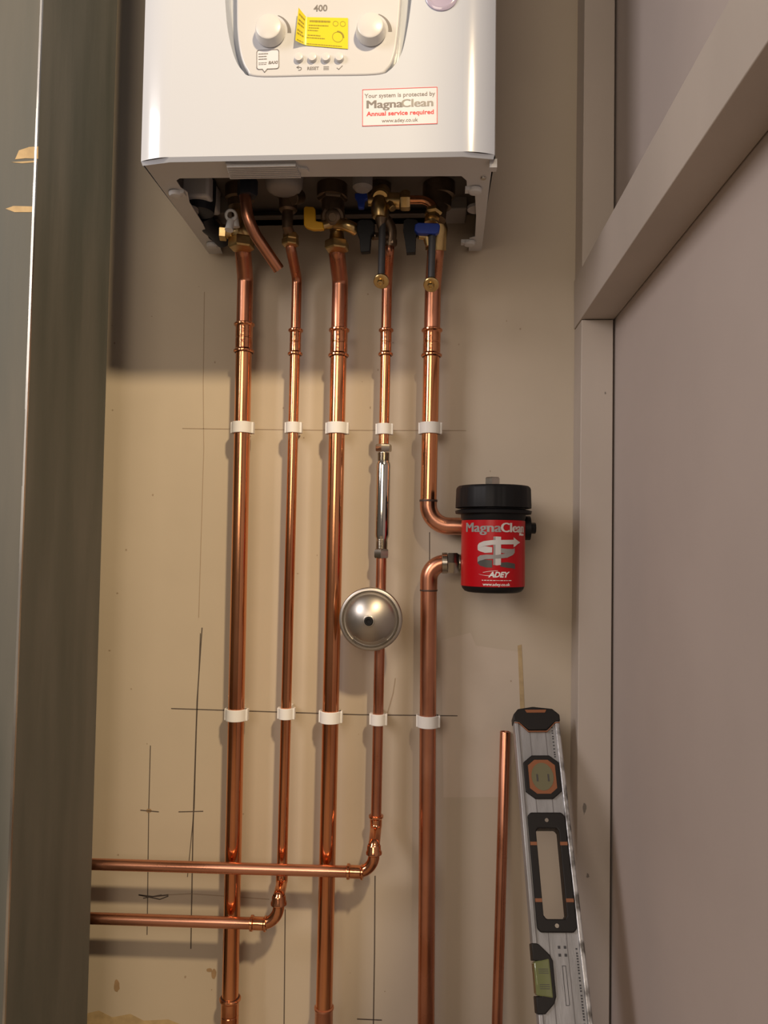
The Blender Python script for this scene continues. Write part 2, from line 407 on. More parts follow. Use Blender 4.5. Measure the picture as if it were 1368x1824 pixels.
# chassis base and inner walls
zc = zb+.058
b = B(); b.box(x0+.004, x1-.004, YBF+.03, -.0, zc, zc+.003)
b.box(x0+.003, x0+.006, YBF+.03, -.0, zu+.002, zc); b.box(x1-.006, x1-.003, YBF+.03, -.0, zu+.002, zc)
chassis = link('chassis', b, 'galv', boiler)
b = B(); zj0 = at(500, 392, -.02).z; b.box(x0+.03, x1-.03, -.022, -.0005, zj0, zc)
b.box(x0+.03, x1-.03, -.052, -.0005, zj0+.020, zj0+.0225)
b.box(x0+.03, x1-.03, -.034, -.0005, zj0, zj0+.002)
link('fixing_bracket', b, 'galv', boiler, bevel=.0008)
def hang(name, u0, u1, v0, v1, y, d, m, bevel=.002):
    a, e = at(u0, v0, y), at(u1, v1, y); b = B(); b.box(a.x, e.x, y, y+d, e.z, max(a.z, e.z+.01)); return link(name, b, m, boiler, bevel=bevel)
def inside(u, v, dz): return atz(u, v, zb+dz)
p = inside(345, 350, .022); b = B(); b.box(inside(322, 350, .022).x, inside(371, 350, .022).x, p.y, p.y+.06, p.z, zc-.001); link('control_box', b, 'whitep', boiler, bevel=.004)
hang('bracket_block', 384, 412, 312, 380, -.07, .05, 'greyp')
hang('end_block', 788, 832, 305, 372, -.06, .05, 'greyp')
b = B(); a = at(352, 345, -.16); p = inside(356, 382, .010); b.lathe(p, (0, 0, 1), [(0, .014), (.002, .019), (.020, .021), (.046, .021)], 28)
link('condensate_trap', b, 'navy', boiler)
b = B(); b.tube(rounded([inside(362, 385, .020), inside(366, 398, .014), inside(384, 412, .012), inside(398, 428, .008)], .02), .012); link('condensate_pipe', b, 'navy', boiler)
b = B(); p = inside(500, 330, .036); b.lathe((p.x, p.y+.02, p.z), (0, 0, 1), [(0, .016), (.003, .022), (.008, .025), (.023, .026)], 32); link('pump_housing', b, 'greyp', boiler)
b = B(); b.lathe(at(646, 318, -.15), (0, 0, -1), [(-.01, .013), (.012, .013), (.016, .009)], 24); link('sensor_cap', b, 'greyp', boiler)
for (u, v, r) in ((427, 345, .02), (516, 335, .015), (592, 322, .021), (676, 330, .016), (783, 345, .021)):
    c = at(u, v, -.10); b = B(); b.lathe((c.x, c.y, zc), (0, 0, -1), [(0, r), (.018, r), (.02, r*.8), (zc-c.z+.02, r*.75)], 28); link('connection_stub', b, 'bronze', boiler)

# control panel slab, set in the recess
pan = [(421, -90), (421, 0), (422, 55), (428, 98), (439, 124), (458, 136), (560, 134.6), (667, 132.6), (690, 123), (703, 98), (709, 60), (714, 0), (718, -90)]
PY = YBF-.0015
b = B(); b.prism([fr(u, v, PY) for (u, v) in smooth(pan)], (0, RD, 0))
panel = link('control_panel', b, 'panelp', boiler, bevel=.0022)
def dial(u, v, sgn):
    c = fr(u, v, PY); c.y = PY; r = px(27, PY)
    # the knob stands 17 mm proud
    b = B(); b.lathe(c, (0, -1, 0), [(0, r*1.0), (.002, r*1.04), (.004, r), (.0105, r*.91), (.0125, r*.87), (.0134, r*.79), (.0135, .0001)], 48, caps=False)
    k = link('dial_knob', b, 'whitep', panel)
    b = B(); R1 = r*1.30; vs = []; N = 18
    for i in range(N+1):
        t = math.radians(68-i*70/N); wd = .0004+.0018*(i/N)
        for rr in (R1-wd, R1+wd): vs.append((c.x+rr*math.cos(t), PY-.0002, c.z+.001+rr*math.sin(t)))
    fs = [(2*i, 2*i+1, 2*i+3, 2*i+2) for i in range(N)]; b.add(vs, fs)
    b.box(c.x-.005, c.x+.003, PY-.0003, PY+.0001, c.z+r*1.16, c.z+r*1.16+.0009)
    link('dial_scale', b, 'ink', panel)
dial(482, 60, 1); dial(661, 58, 1)
for u in (533, 557, 581, 605):
    c = fr(u, 104.5, PY); r = px(8.2, PY); b = B(); b.lathe((c.x, PY, c.z), (0, -1, 0), [(0, r*1.06), (.0025, r), (.0042, r*.9), (.0046, r*.7), (.0047, .0001)], 28, caps=False)
    link('push_button', b, 'whitep', panel)
def flat(u, v, y, rot=0):
    o = fr(u, v, y); cr, sr = math.cos(rot), math.sin(rot)
    return lambda x, z, h: Vector((o.x+x*cr-z*sr, y-h, o.z+x*sr+z*cr))
S = px(1, YBF)    # one photograph pixel on the boiler front, in metres
b = text_b('400', 17*S, flat(571, 20, PY), bold=.00025); link('printed_number', b, 'ink', panel)
b = text_b('RESET', 8.2*S, flat(557.5, 124.5, PY), bold=.0001)
fn = flat(581, 121.5, PY)
for k in (-1, 0, 1): b.prism([fn(-5*S, (k*2.6-.5)*S, 0), fn(5*S, (k*2.6-.5)*S, 0), fn(5*S, (k*2.6+.5)*S, 0), fn(-5*S, (k*2.6+.5)*S, 0)], (0, -.0003, 0))
def stroke(b, fn, pts, wd, closed=False, h=.0003):
    P = list(pts)+([pts[0]] if closed else [])
    for (p, q) in zip(P[:-1], P[1:]):
        d = Vector((q[0]-p[0], q[1]-p[1])); 
        if d.length < 1e-9: continue
        nn = Vector((-d.y, d.x)).normalized()*wd/2; e = d.normalized()*wd*.25
        b.prism([fn((p[0]-e.x-nn.x)*S, (p[1]-e.y-nn.y)*S, 0), fn((q[0]+e.x-nn.x)*S, (q[1]+e.y-nn.y)*S, 0), fn((q[0]+e.x+nn.x)*S, (q[1]+e.y+nn.y)*S, 0), fn((p[0]-e.x+nn.x)*S, (p[1]-e.y+nn.y)*S, 0)], (0, -h, 0))
stroke(b, flat(605, 121, PY), [(-5, 0), (-1.5, -3), (5, 4)], 1.2)
stroke(b, flat(533, 121.5, PY), [(-1, 4), (-4.5, 1.5), (-1, -.5)], 1.1)
stroke(b, flat(533, 121.5, PY), [(-4, 1.6), (1, 1.6), (3.8, .6), (4, -2), (2, -4), (-1.5, -4)], 1.1)
link('printed_symbol', b, 'ink', panel)
# speech-bubble sticker (its code square is left out)
def rrect(w_, h_, r, n=5):
    out = []
    for (sx, sy, a0) in ((1, 1, 0), (-1, 1, 90), (-1, -1, 180), (1, -1, 270)):
        for k in range(n+1):
            t = math.radians(a0+90*k/n); out.append((sx*(w_/2-r)+r*math.cos(t), sy*(h_/2-r)+r*math.sin(t)))
    return out
fn = flat(477, 106, PY-.0001, .02)
bub = rrect(41, 36, 4); i0 = next(i for i, p in enumerate(bub) if p[1] < -17 and p[0] < 0)
bub = [p for p in bub]
k = max(i for i, p in enumerate(bub) if p[0] < 0 and p[1] < -15)
bub = bub[:k+1]+[(-10, -18), (-6, -24), (-1, -18)]+bub[k+1:]
b = B(); b.prism([fn(x*S, z*S, 0) for x, z in bub], (0, -.0002, 0)); st = link('speech_bubble_sticker', b, 'sticker', boiler)
fn2 = flat(477, 106, PY-.0003, .02)
b = B(); stroke(b, fn2, bub, 1.1, True)
for (zz, l) in ((11, 17), (6, 15), (1, 16), (-6, 15), (-9, 14)):
    xx = -17
    while xx < -17+l:
        l2 = random.Random(int(zz*7+xx)).uniform(2.5, 5.5); stroke(b, fn2, [(xx, zz), (min(xx+l2, -17+l), zz)], 1.5 if zz > 0 else .9); xx += l2+1.2
c = text_b('BAXI', 8.0*S, flat(486, 114, PY-.0003, .02), shear=.2, width=17*S, fat=.0002); b.add(c.v, c.f)
link('sticker_print', b, 'ink', st)
# peeling yellow sticker
def yel(s, t, h=0):   # s,t in 0..1, left edge lifts off
    ul = 528+s*92; vt = 31+2*s; vb = 80+8*s
    u = ul; v = vt+(vb-vt)*t
    lift = 0
    if s < .2:
        q = (.2-s)/.2; lift = .007*q**1.3; v -= 9*q*(1-t); u += 6*q*(1-t)
    p = fr(u, v, PY); return Vector((p.x, PY-.0006-lift-h, p.z))
def ysheet(s0, s1, t0, t1, h, ns=4, nt=2):
    b = B(); vs = []; fs = []
    for lay in (0, .0003):
        for i in range(ns+1):
            for j in range(nt+1): vs.append(yel(s0+(s1-s0)*i/ns, t0+(t1-t0)*j/nt, h+lay))
    n1 = (ns+1)*(nt+1)
    for i in range(ns):
        for j in range(nt):
            a = i*(nt+1)+j; q = (a, a+1, a+nt+2, a+nt+1); fs.append(q); fs.append(tuple(n1+x for x in reversed(q)))
    edge = [i*(nt+1) for i in range(ns+1)]+[ns*(nt+1)+j for j in range(1, nt+1)]+[i*(nt+1)+nt for i in range(ns-1, -1, -1)]+[j for j in range(nt-1, 0, -1)]
    for a, c in zip(edge, edge[1:]+edge[:1]): fs.append((a, c, n1+c, n1+a))
    return b.add(vs, fs)
b = ysheet(0, 1, 0, 1, 0, 30, 6); yst = link('yellow_sticker', b, 'ystick', boiler, angle=60)
b = B(); rn = random.Random(21)
for (t, sa, sb, hh) in ((.13, .03, .16, .055), (.30, .03, .14, .05), (.42, .02, .14, .05), (.62, .02, .12, .05), (.72, .02, .14, .05), (.11, .26, .66, .06), (.27, .24, .62, .03), (.36, .24, .44, .03), (.45, .22, .42, .03), (.62, .22, .47, .03), (.71, .20, .55, .03), (.93, .20, .88, .025), (.93, .03, .14, .03)):
    s = sa
    while s < sb:
        l = rn.uniform(.02, .055); c = ysheet(s, min(s+l, sb), t, t+hh, .0003, 2, 1); b.add(c.v, c.f); s += l+.008
def yring(cs, ct, rr, wd, a0=0, a1=360, n=26):
    vs = []
    for i in range(n+1):
        a = math.radians(a0+(a1-a0)*i/n)
        for q in (rr-wd, rr+wd): vs.append(yel(cs+q*math.cos(a)/92, ct-q*math.sin(a)/56, .0005))
    b.add(vs, [(2*i, 2*i+1, 2*i+3, 2*i+2) for i in range(n)])
yring(.76, .20, 4.6, .4); yring(.90, .20, 4.6, .4); yring(.80, .64, 9.3, .45); yring(.80, .64, 10.6, 1.2, -5, 95)
link('sticker_print', b, 'yink', yst, angle=60)
c = fr(787, -9, YBF); b = B(); b.lathe((c.x, YBF+.001, c.z), (0, -1, 0), [(0, .019), (.0022, .019), (.0034, .017), (.0036, .0150), (.0026, .0142), (.0024, .0001)], 40, caps=False); link('round_badge', b, 'badge', boiler)
# red-bordered sticker
cu, cv = 712, 190; fn = flat(cu, cv, YBF-.0001, .012)
b = B(); b.prism([fn(x*S, z*S, 0) for x, z in [(-69, -35), (69, -35), (69, 35), (-69, 35)]], (0, -.0002, 0)); rs = link('service_sticker', b, 'sticker', boiler)
fn = flat(cu, cv, YBF-.0003, .012)
b = B(); stroke(b, fn, [(-68, -34), (68, -34), (68, 34), (-68, 34)], 1.0, True); 
c = text_b('Annual service required', 11.4*S, lambda x, z, h: fn(x+1*S, z-15.5*S, h), bold=.00016, width=123*S); 
b.add(c.v, c.f); link('red_print', b, 'redink', rs)
b = text_b('Your system is protected by', 11.0*S, lambda x, z, h: fn(x, z+18.5*S, h), bold=.00006, width=129*S)
c = text_b('www.adey.co.uk', 9.6*S, lambda x, z, h: fn(x, z-28.5*S, h), bold=.00005, width=66*S); b.add(c.v, c.f)
c = text_b('Magna', 21*S, lambda x, z, h: fn(x-62*S, z-1*S, h), align='LEFT', width=65*S, fat=.0005)
b.add(c.v, c.f); link('black_print', b, 'ink', rs)
b = text_b('Clean', 21*S, lambda x, z, h: fn(x+62*S, z-1*S, h), align='RIGHT', width=57*S, fat=.0005); link('silver_print', b, 'midg', rs)

# ------------------------------------------------------------------ pipes
YP = -.034
def coupling(parent, o, d, L, r, name='press_coupling', m='fitcu'):
    e = .0034
    b = B(); b.lathe(o, d, [(0, r), (0, r+.0022), (.0012, r+e), (.0032, r+e), (.0046, r+.0018), (.006, r+.0009), (L*.47, r+.0009), (L*.49, r+.0004), (L*.51, r+.0004), (L*.53, r+.0009), (L-.006, r+.0009), (L-.0046, r+.0018), (L-.0032, r+e), (L-.0012, r+e), (L, r+.0022), (L, r)], 60, caps=False)
    o_ = link(name, b, m, parent, angle=12)
    b2 = B()
    for h in (.0006, L-.0006): b2.lathe(Vector(o)+Vector(d).normalized()*(h-.0007), d, [(0, r), (0, r+.0014), (.0014, r+.0014), (.0014, r)], 36, caps=False)
    link_each('seal', b2, 'seal', o_)
    return o_
def straight(u0, v0, u1, v1, v, y=YP):   # interpolate on a straight pipe drawn between two pixels
    a, c = at(u0, v0, y), at(u1, v1, y); p = at(u0+(u1-u0)*(v-v0)/(v1-v0), v, y); t = (p.z-a.z)/(c.z-a.z); return a+(c-a)*t
def yzp(a, c, z): t = (z-a.z)/(c.z-a.z); return a+(c-a)*t
def main_pipe(label, a, c, nut, r, cv0, cv1, mtop='dull', mlow='copper', bottom=None, yn=-.085, jog=.034):
    """a, c: points of the straight run; nut: point below the valve"""
    t = thing('copper_pipe', label, 'pipe', (c.x, c.y, bottom.z if bottom is not None else c.z))
    zc0, zc1 = at(a_u(a), cv0, YP).z, at(a_u(a), cv1, YP).z
    p0, p1 = yzp(a, c, zc0), yzp(a, c, zc1)
    top = yzp(a, c, nut.z-.036)
    b = B(); b.tube(rounded([nut, nut+Vector((0, 0, -.008)), top, p0], .016), r); link('upper_pipe', b, mtop, t)
    coupling(t, p1, p0-p1, (p0-p1).length, r)
    end = bottom if bottom is not None else yzp(a, c, 0.0)
    b = B(); b.tube([p0+(p1-p0)*.1, p1, end], r); link('lower_pipe', b, mlow, t)
    return t, p1
def a_u(a): return 600
R22, R15 = .0117, .0074
# P1
a1, c1_ = at(437, 500, YP), at(410, 1780, YP)
t1, _ = main_pipe('leftmost vertical copper pipe on the wall, running down below both horizontal pipes', a1, c1_, at(433, 438, -.066), R22, 575, 628)
q0 = yzp(a1, c1_, at(410, 1776, YP).z); q1 = yzp(a1, c1_, q0.z-.047); coupling(t1, q1, q0-q1, (q0-q1).length, R22)
# P3
a3, c3 = at(606, 500, YP), at(577, 1800, YP)
t3, _ = main_pipe('thick middle vertical copper pipe beneath the gas valve with yellow lever', a3, c3, at(600, 440, -.070), R22, 586, 636)
q0 = yzp(a3, c3, at(577, 1792, YP).z); b = B(); b.lathe(q0, (0, 0, -1), [(0, R22), (.001, R22+.002), (.003, R22+.0022), (.005, R22+.001), (.05, R22+.001), (.05, R22)], 40, caps=False)
link('press_coupling', b, 'dull', t3)
# P2
YH = -.064
a2, c2 = at(529, 500, YP), at(502.5, 1545, YP)
botP2 = yzp(a2, c2, at(502, 1560, YP).z)
t2, _ = main_pipe('thin copper pipe, second from left, turning left into the lower horizontal pipe', a2, c2, at(518, 432, -.078), R15, 586, 633, bottom=botP2)
def elbow_run(t, bot, bead, hstart, corner, hz_u, hz_v, zfix=None):
    e1 = at(*bead, YH); h0 = at(*hstart, YH); cor = Vector((e1.x, YH, h0.z))
    # neck: coupling then set outwards to the bead
    n0 = bot+Vector((0, 0, .008)); n1 = bot+Vector((0, 0, -.010))
    b = B(); b.lathe(n0, (0, 0, -1), [(0, R15), (.0005, R15+.003), (.003, R15+.003), (.005, R15+.0012), (.016, R15+.001), (.019, R15)], 36, caps=False)
    L1 = (e1-n1).length
    b.tube(rounded([n0, n1, e1+Vector((0, 0, .012)), e1], .02), R15+.0006, 30)
    b.lathe(e1+Vector((0, 0, .014)), (0, 0, -1), [(0, R15+.0005), (.002, R15+.002), (.008, R15+.0022), (.010, R15+.0036), (.013, R15+.0036), (.015, R15+.0008)], 36, caps=False)
    link('offset_coupling', b, 'fitcu', t)
    hl = h0+Vector((-.001, 0, 0))
    b = B(); b.tube(rounded([e1, Vector((cor.x, YH, cor.z)), hl], .024, 16), R15+.0005, 30)
    b.lathe(hl+Vector((.010, 0, 0)), (-1, 0, 0), [(0, R15+.0005), (.001, R15+.003), (.003, R15+.003), (.0045, R15+.0012), (.018, R15+.0012), (.0195, R15+.003), (.0225, R15+.003), (.0235, R15+.0006)], 36, caps=False)
    link('elbow', b, 'fitcu', t)
    e = at(hz_u, hz_v, YH); xs = -.60
    b = B(); b.tube([hl+Vector((.006, 0, 0)), (hl+Vector((xs, YH, e.z)))/2*1, Vector((xs+.0005, YH, e.z))], R15+.0003)
    link('horizontal_pipe', b, 'hcop', t)
elbow_run(t2, botP2, (496.5, 1612), (464, 1645), None, 160, 1638)
# P4 upper, inhibitor, lower
a4, c4 = at(690, 480, YP), at(670, 1450, YP)
zI0, zI1 = at(680, 792, YP).z, at(678, 994, YP).z
t4 = thing('copper_pipe', 'thin copper pipe, fourth from left, between its valve and the chrome cylinder below', 'pipe', yzp(a4, c4, zI0))
zc0, zc1 = at(680, 586, YP).z, at(680, 634, YP).z; p0, p1 = yzp(a4, c4, zc0), yzp(a4, c4, zc1); nut = at(693, 440, -.085)
b = B(); b.tube(rounded([nut, nut+Vector((0, 0, -.006)), yzp(a4, c4, nut.z-.036), p0], .016), R15); link('upper_pipe', b, 'dull', t4)
coupling(t4, p1, p0-p1, (p0-p1).length, R15)
b = B(); b.tube([p0+(p1-p0)*.1, p1, yzp(a4, c4, zI0-.004)], R15); link('lower_pipe', b, 'copper', t4)
bot4 = yzp(a4, c4, at(670, 1462, YP).z)
t4b = thing('copper_pipe', 'thin copper pipe behind the steel disc, turning left into the upper horizontal pipe', 'pipe', bot4)
b = B(); b.tube([yzp(a4, c4, zI1+.004), bot4], R15); link('vertical_pipe', b, 'dull', t4b)
elbow_run(t4b, bot4, (666, 1522), (636, 1553), None, 160, 1541)
# chrome in-line scale inhibitor
iA, iB = yzp(a4, c4, zI0), yzp(a4, c4, zI1)
ti = thing('scale_inhibitor', 'polished chrome cylinder fitted in line on the fourth vertical copper pipe', 'scale inhibitor', iB)
Li = (iA-iB).length; d = (iA-iB).normalized(); K = Li/202.0   # metres per photograph pixel along it
def al(v): return iA-d*((v-792)*K)
b = B(); b.lathe(al(962), d, [(-.010, .0070), (-.008, .0075), (-.004, .0078), (0, .0082), (.005, .0102), (.008, .0104), ((962-825)*K-.004, .0104), ((962-825)*K, .0098), ((962-820)*K, .0075), ((962-806)*K, .0072)], 48); link('body', b, 'chrome', ti)
b = B(); b.hexnut(al(798), d, .0205, 13*K, .3); link('nut', b, 'nickel', ti)
b = B(); b.hexnut(al(986), d, .0195, 16*K, .5); link('nut', b, 'nickel', ti)
for (va, vb) in ((806, 822), (960, 979)):
    b = B(); h = 0; prof = []
    L_ = (vb-va)*K; n = 8
    for i in range(n): prof += [(L_*i/n, .0078), (L_*(i+.5)/n, .0090)]
    b.lathe(al(vb), d, prof, 36); link('thread', b, 'nickel', ti)
# P5 upper with elbow into the filter, P5 lower
a5, c5 = at(771, 520, YP), at(759, 1800, YP)
a5u, c5u = at(771, 520, YP), at(763, 900, YP)
t5 = thing('copper_pipe', 'thick copper pipe from the boiler bending into the top of the black and red filter', 'pipe', at(763, 937, YP))
zc0, zc1 = at(768, 586, YP).z, at(768, 636, YP).z; p0, p1 = yzp(a5u, c5u, zc0), yzp(a5u, c5u, zc1); nut = at(776, 444, -.080)
b = B(); b.tube(rounded([nut, nut+Vector((0, 0, -.006)), yzp(a5u, c5u, nut.z-.036), p0], .016), R22); link('upper_pipe', b, 'dull', t5)
coupling(t5, p1, p0-p1, (p0-p1).length, R22)
j = yzp(a5u, c5u, at(763, 893, YP).z)
b = B(); b.tube([p0+(p1-p0)*.1, p1, j], R22); link('lower_pipe', b, 'copper', t5)
FX = at(878, 990, -.088); FXx = FX.x
cor = Vector((j.x, YP, at(790, 937, YP).z))
b = B(); b.tube(rounded([j+Vector((0, 0, .003)), cor, Vector((FXx-.037, YP, cor.z))], .030, 18), R22+.0006); link('elbow', b, 'hcop', t5)
b = B(); b.lathe(j+Vector((0, 0, -.001)), (0, 0, 1), [(0, R22), (.0005, R22+.0012), (.003, R22+.0012), (.0035, R22)], 40, caps=False); link('soldered_joint', b, 'burnt', t5)
t6 = thing('copper_pipe', 'thick copper pipe rising from the floor to the nickel nut of the filter', 'pipe', yzp(at(763, 1100, YP), c5, 0))
a6, c6 = at(763.5, 1060, YP), at(759, 1800, YP)
zl = at(790, 1003, YP).z; j6 = yzp(a6, c6, at(763, 1048, YP).z)
xn = at(787, 1003, YP).x
b = B(); b.tube(rounded([j6+Vector((0, 0, -.003)), Vector((j6.x, YP, zl)), Vector((xn+.006, YP, zl))], .026, 18), R22+.0006); link('elbow', b, 'dull', t6)
b = B(); b.tube([j6, yzp(a6, c6, 0)], R22); link('vertical_pipe', b, 'dull', t6)
b = B(); b.lathe(j6+Vector((0, 0, -.004)), (0, 0, 1), [(0, R22), (.0004, R22+.001), (.0022, R22+.001), (.0026, R22)], 40, caps=False); link('soldered_joint', b, 'burnt', t6)

# ------------------------------------------------------------------ pipe clips
def make_clip(r, hw, label, group, loc):
    o0 = Vector(loc); b = B(); R = r+.0034; N = 28
    b = B(); vs = []
    for i in range(N+1):
        t = math.radians(-215+250*i/N)
        for (rr, z) in ((r+.0004, -hw), (R, -hw), (R, hw), (r+.0004, hw)):
            vs.append(o0+Vector((rr*math.cos(t), rr*math.sin(t), z)))
    fs = []
    for i in range(N):
        for k in range(4): fs.append((4*i+k, 4*i+(k+1) % 4, 4*i+4+(k+1) % 4, 4*i+4+k))
    fs += [(0, 1, 2, 3), (4*N+3, 4*N+2, 4*N+1, 4*N)]
    b.add(vs, fs)
    yb = -o0.y-.0004
    c = B(); b.box(o0.x-.005, o0.x+.005, o0.y+R*.93, -.0003, o0.z-hw*.9, o0.z+hw*.9)
    b.box(o0.x+R*.80, o0.x+R+.0022, o0.y-.004, o0.y+.006, o0.z-hw, o0.z+hw)
    b.box(o0.x-R-.0015, o0.x-R*.85, o0.y-.003, o0.y+.006, o0.z-hw, o0.z+hw)
    o = link('pipe_clip', b, 'clip', None, origin=o0, bevel=.0006); o['label'] = label; o['category'] = 'pipe clip'; o['group'] = group
    return o
clips = [(a1, c1_, R22, 760, 'upper', 'leftmost thick pipe'), (a3, c3, R22, 761, 'upper', 'thick middle pipe'), (a5u, c5u, R22, 760.5, 'upper', 'rightmost thick pipe above the filter'),
         (a1, c1_, R22, 1276, 'lower', 'leftmost thick pipe'), (a3, c3, R22, 1280, 'lower', 'thick middle pipe, left of the steel disc pipe'), (a6, c6, R22, 1283, 'lower', 'thick pipe below the filter'),
         (a2, c2, R15, 761, 'upper', 'thin second pipe'), (a4, c4, R15, 763, 'upper', 'thin pipe just above the chrome cylinder'),
         (a2, c2, R15, 1275, 'lower', 'thin second pipe'), (a4, c4, R15, 1281, 'lower', 'thin pipe below the steel disc')]
proto = {}
for (a, c, r, v, row, where) in clips:
    u_ = {R22: 0}.get(r, 0)
    z = at(600 if a is not a1 else 430, v, YP-r).z
    p = yzp(a, c, z)
    lab = 'white plastic clip, %s row, round the %s' % (row, where); grp = 'white pipe clips on the wall'
    if r not in proto: proto[r] = make_clip(r, .0082 if r == R22 else .0078, lab, grp, p)
    else:
        o = proto[r].copy(); C.objects.link(o); o.location = p; o['label'] = lab; o['group'] = grp

# ------------------------------------------------------------------ steel disc (mini shock vessel) on pipe four
YD = -.078
dc = at(661, 1102, YD); pz = yzp(a4, c4, dc.z)
ts = thing('shock_arrestor', 'round stainless steel disc with domed face and black centre cap, over the fourth pipe', 'shock arrestor', (dc.x, pz.y, dc.z))
RO = px(56.5, YD)
ax = Vector((-.04, -1, -.03)).normalized()
b = B(); b.lathe(dc, ax, [(-.030, RO*.45), (-.022, RO*.70), (-.006, RO*.93), (-.001, RO*.975), (.003, RO*1.0), (.0065, RO*.995), (.008, RO*.965), (.0082, RO*.90), (.0060, RO*.885), (.0055, RO*.87), (.0075, RO*.855), (.009, RO*.835), (.0082, RO*.815)], 80, caps=True)
link('rim', b, 'steel', ts, angle=50)
prof = [(.0050, RO*.825)]
for k in range(13):
    q = k/12; rr = RO*(.80*(1-q)+.12*q); prof.append((.0085+.017*math.cos((rr/RO/.80)*math.pi/2)**.75 if rr < RO*.8 else .0085, rr))
b = B(); b.lathe(dc, ax, prof, 80); dm = link('dome', b, 'steel', ts, angle=50)
o_ = dc+ax*prof[-1][0]
b = B(); b.lathe(o_, ax, [(-.001, .0078), (.0018, .0078), (.0022, .0072), (.0022, .0062), (-.001, .0062)], 36, caps=False); link('valve_ring', b, 'steel', dm)
b = B(); b.lathe(o_, ax, [(-.002, .0060), (.0032, .0060), (.004, .0050), (.004, .0034), (.0022, .0032)], 24); link('valve_cap', b, 'black', dm)
# embossed plate along the lower edge of the dome
b = B(); vs = []; N = 20; A_ = Vector((1, 0, 0)); A_ = (A_-ax*A_.dot(ax)).normalized(); Bz = ax.cross(A_); Bz = Bz if Bz.z > 0 else -Bz
for i in range(N+1):
    t = math.radians(228+82*i/N)
    for (rr, h) in ((RO*.70, .0125), (RO*.70, .0140), (RO*.78, .0120), (RO*.78, .0092)): vs.append(dc+ax*h+(A_*math.cos(t)+Bz*math.sin(t))*rr)
for i in range(N):
    for k in range(4): b.f.append((4*i+k, 4*i+(k+1) % 4, 4*i+4+(k+1) % 4, 4*i+4+k))
b.f += [(0, 1, 2, 3), (4*N+3, 4*N+2, 4*N+1, 4*N)]; b.v = vs; link('embossed_band', b, 'steel', dm)
b = B(); b.cyl((dc.x, dc.y+.025, dc.z), (pz.x, pz.y, dc.z), .008); b.cyl((pz.x, pz.y, dc.z-.018), (pz.x, pz.y, dc.z+.018), R15+.002)
link('tee', b, 'brass', ts)

# ------------------------------------------------------------------ magnetic filter
YC = -.088
fc = at(878, 990, YC)
RC = px(56.0, YC)*.985
def zf(v): return at(878, v, YC-RC*.0).z
# front surface heights read at the nearest face of the can
def zq(v): return at(878, v, YC-RC).z
tf = thing('magnetic_filter', 'black magnetic filter canister with red label and black ribbed lid', 'filter', (fc.x, YC, zq(1058)))
O = (fc.x, YC, 0)
b = B(); z0 = zq(1058); b.lathe((fc.x, YC, z0), (0, 0, 1), [(0, RC*.80), (.0015, RC*.90), (.005, RC*.97), (.009, RC), (zq(924)-z0, RC), (zq(921)-z0, RC*1.03), (zq(914)-z0, RC*1.03), (zq(914)-z0+.0005, RC*1.20), (zq(908)-z0, RC*1.22), (zq(906)-z0, RC*1.10), (zq(905)-z0, RC*1.03), (zq(895)-z0, RC*1.03)], 72)
can = link('canister', b, 'black', tf)
z0 = zq(903); zT = at(878, 862, YC-RC*1.1).z; RL = RC*1.205
b = B(); seg = 144; prof = [(0, .95), (.0004, 1.0), (.004, 1.0), (zT-z0-.004, .985), (zT-z0-.0015, .965), (zT-z0, .93), (zT-z0, .3)]
vs = []; 
for (h, k) in prof:
    for i in range(seg):
        t = 2*math.pi*i/seg; rib = .985 if (i % 12) in (0,) else 1.0
        if (i % 12) in (0, 1, 2, 3, 4): rib = .988
        rr = RL*k*(rib if k > .95 else 1); vs.append((fc.x+rr*math.cos(t), YC+rr*math.sin(t), z0+h))
fs = []
for j_ in range(len(prof)-1):
    for i in range(seg): fs.append((j_*seg+i, j_*seg+(i+1) % seg, (j_+1)*seg+(i+1) % seg, (j_+1)*seg+i))
fs.append(tuple(range(seg-1, -1, -1))); fs.append(tuple((len(prof)-1)*seg+i for i in range(seg)))
b.add(vs, fs); lid = link('lid', b, 'black', tf, angle=25)
b = B(); zn = zT+.0001; b.lathe((fc.x-.001, YC, zn), (0, 0, 1), [(0, .0105), (.011, .0105), (.0125, .0095)], 6, phase=math.radians(20)); link('bleed_nut', b, 'nickel', lid)
# red label wraps the can
def cyl(theta, z, h=0): return Vector((fc.x+(RC+h)*math.sin(theta), YC-(RC+h)*math.cos(theta), z))
zl0, zl1 = zq(1046), zq(926)
b = B(); vs = []; N = 64; T0, T1 = -2.2, 1.50
for lay in (.0002, .0006):
    for z in (zl0, zl1):
        for i in range(N+1): vs.append(cyl(T0+(T1-T0)*i/N, z, lay))
n1 = N+1
for i in range(N):
    fs_ = [(2*n1+i, 2*n1+i+1, 3*n1+i+1, 3*n1+i), (i, i+1, 2*n1+i+1, 2*n1+i), (n1+i, n1+i+1, 3*n1+i+1, 3*n1+i)]
    b.f += fs_
b.v = [Vector(p) for p in vs]; lab = link('label', b, 'red', tf)
ZC = zq(985); SP = px(1, YC-RC)
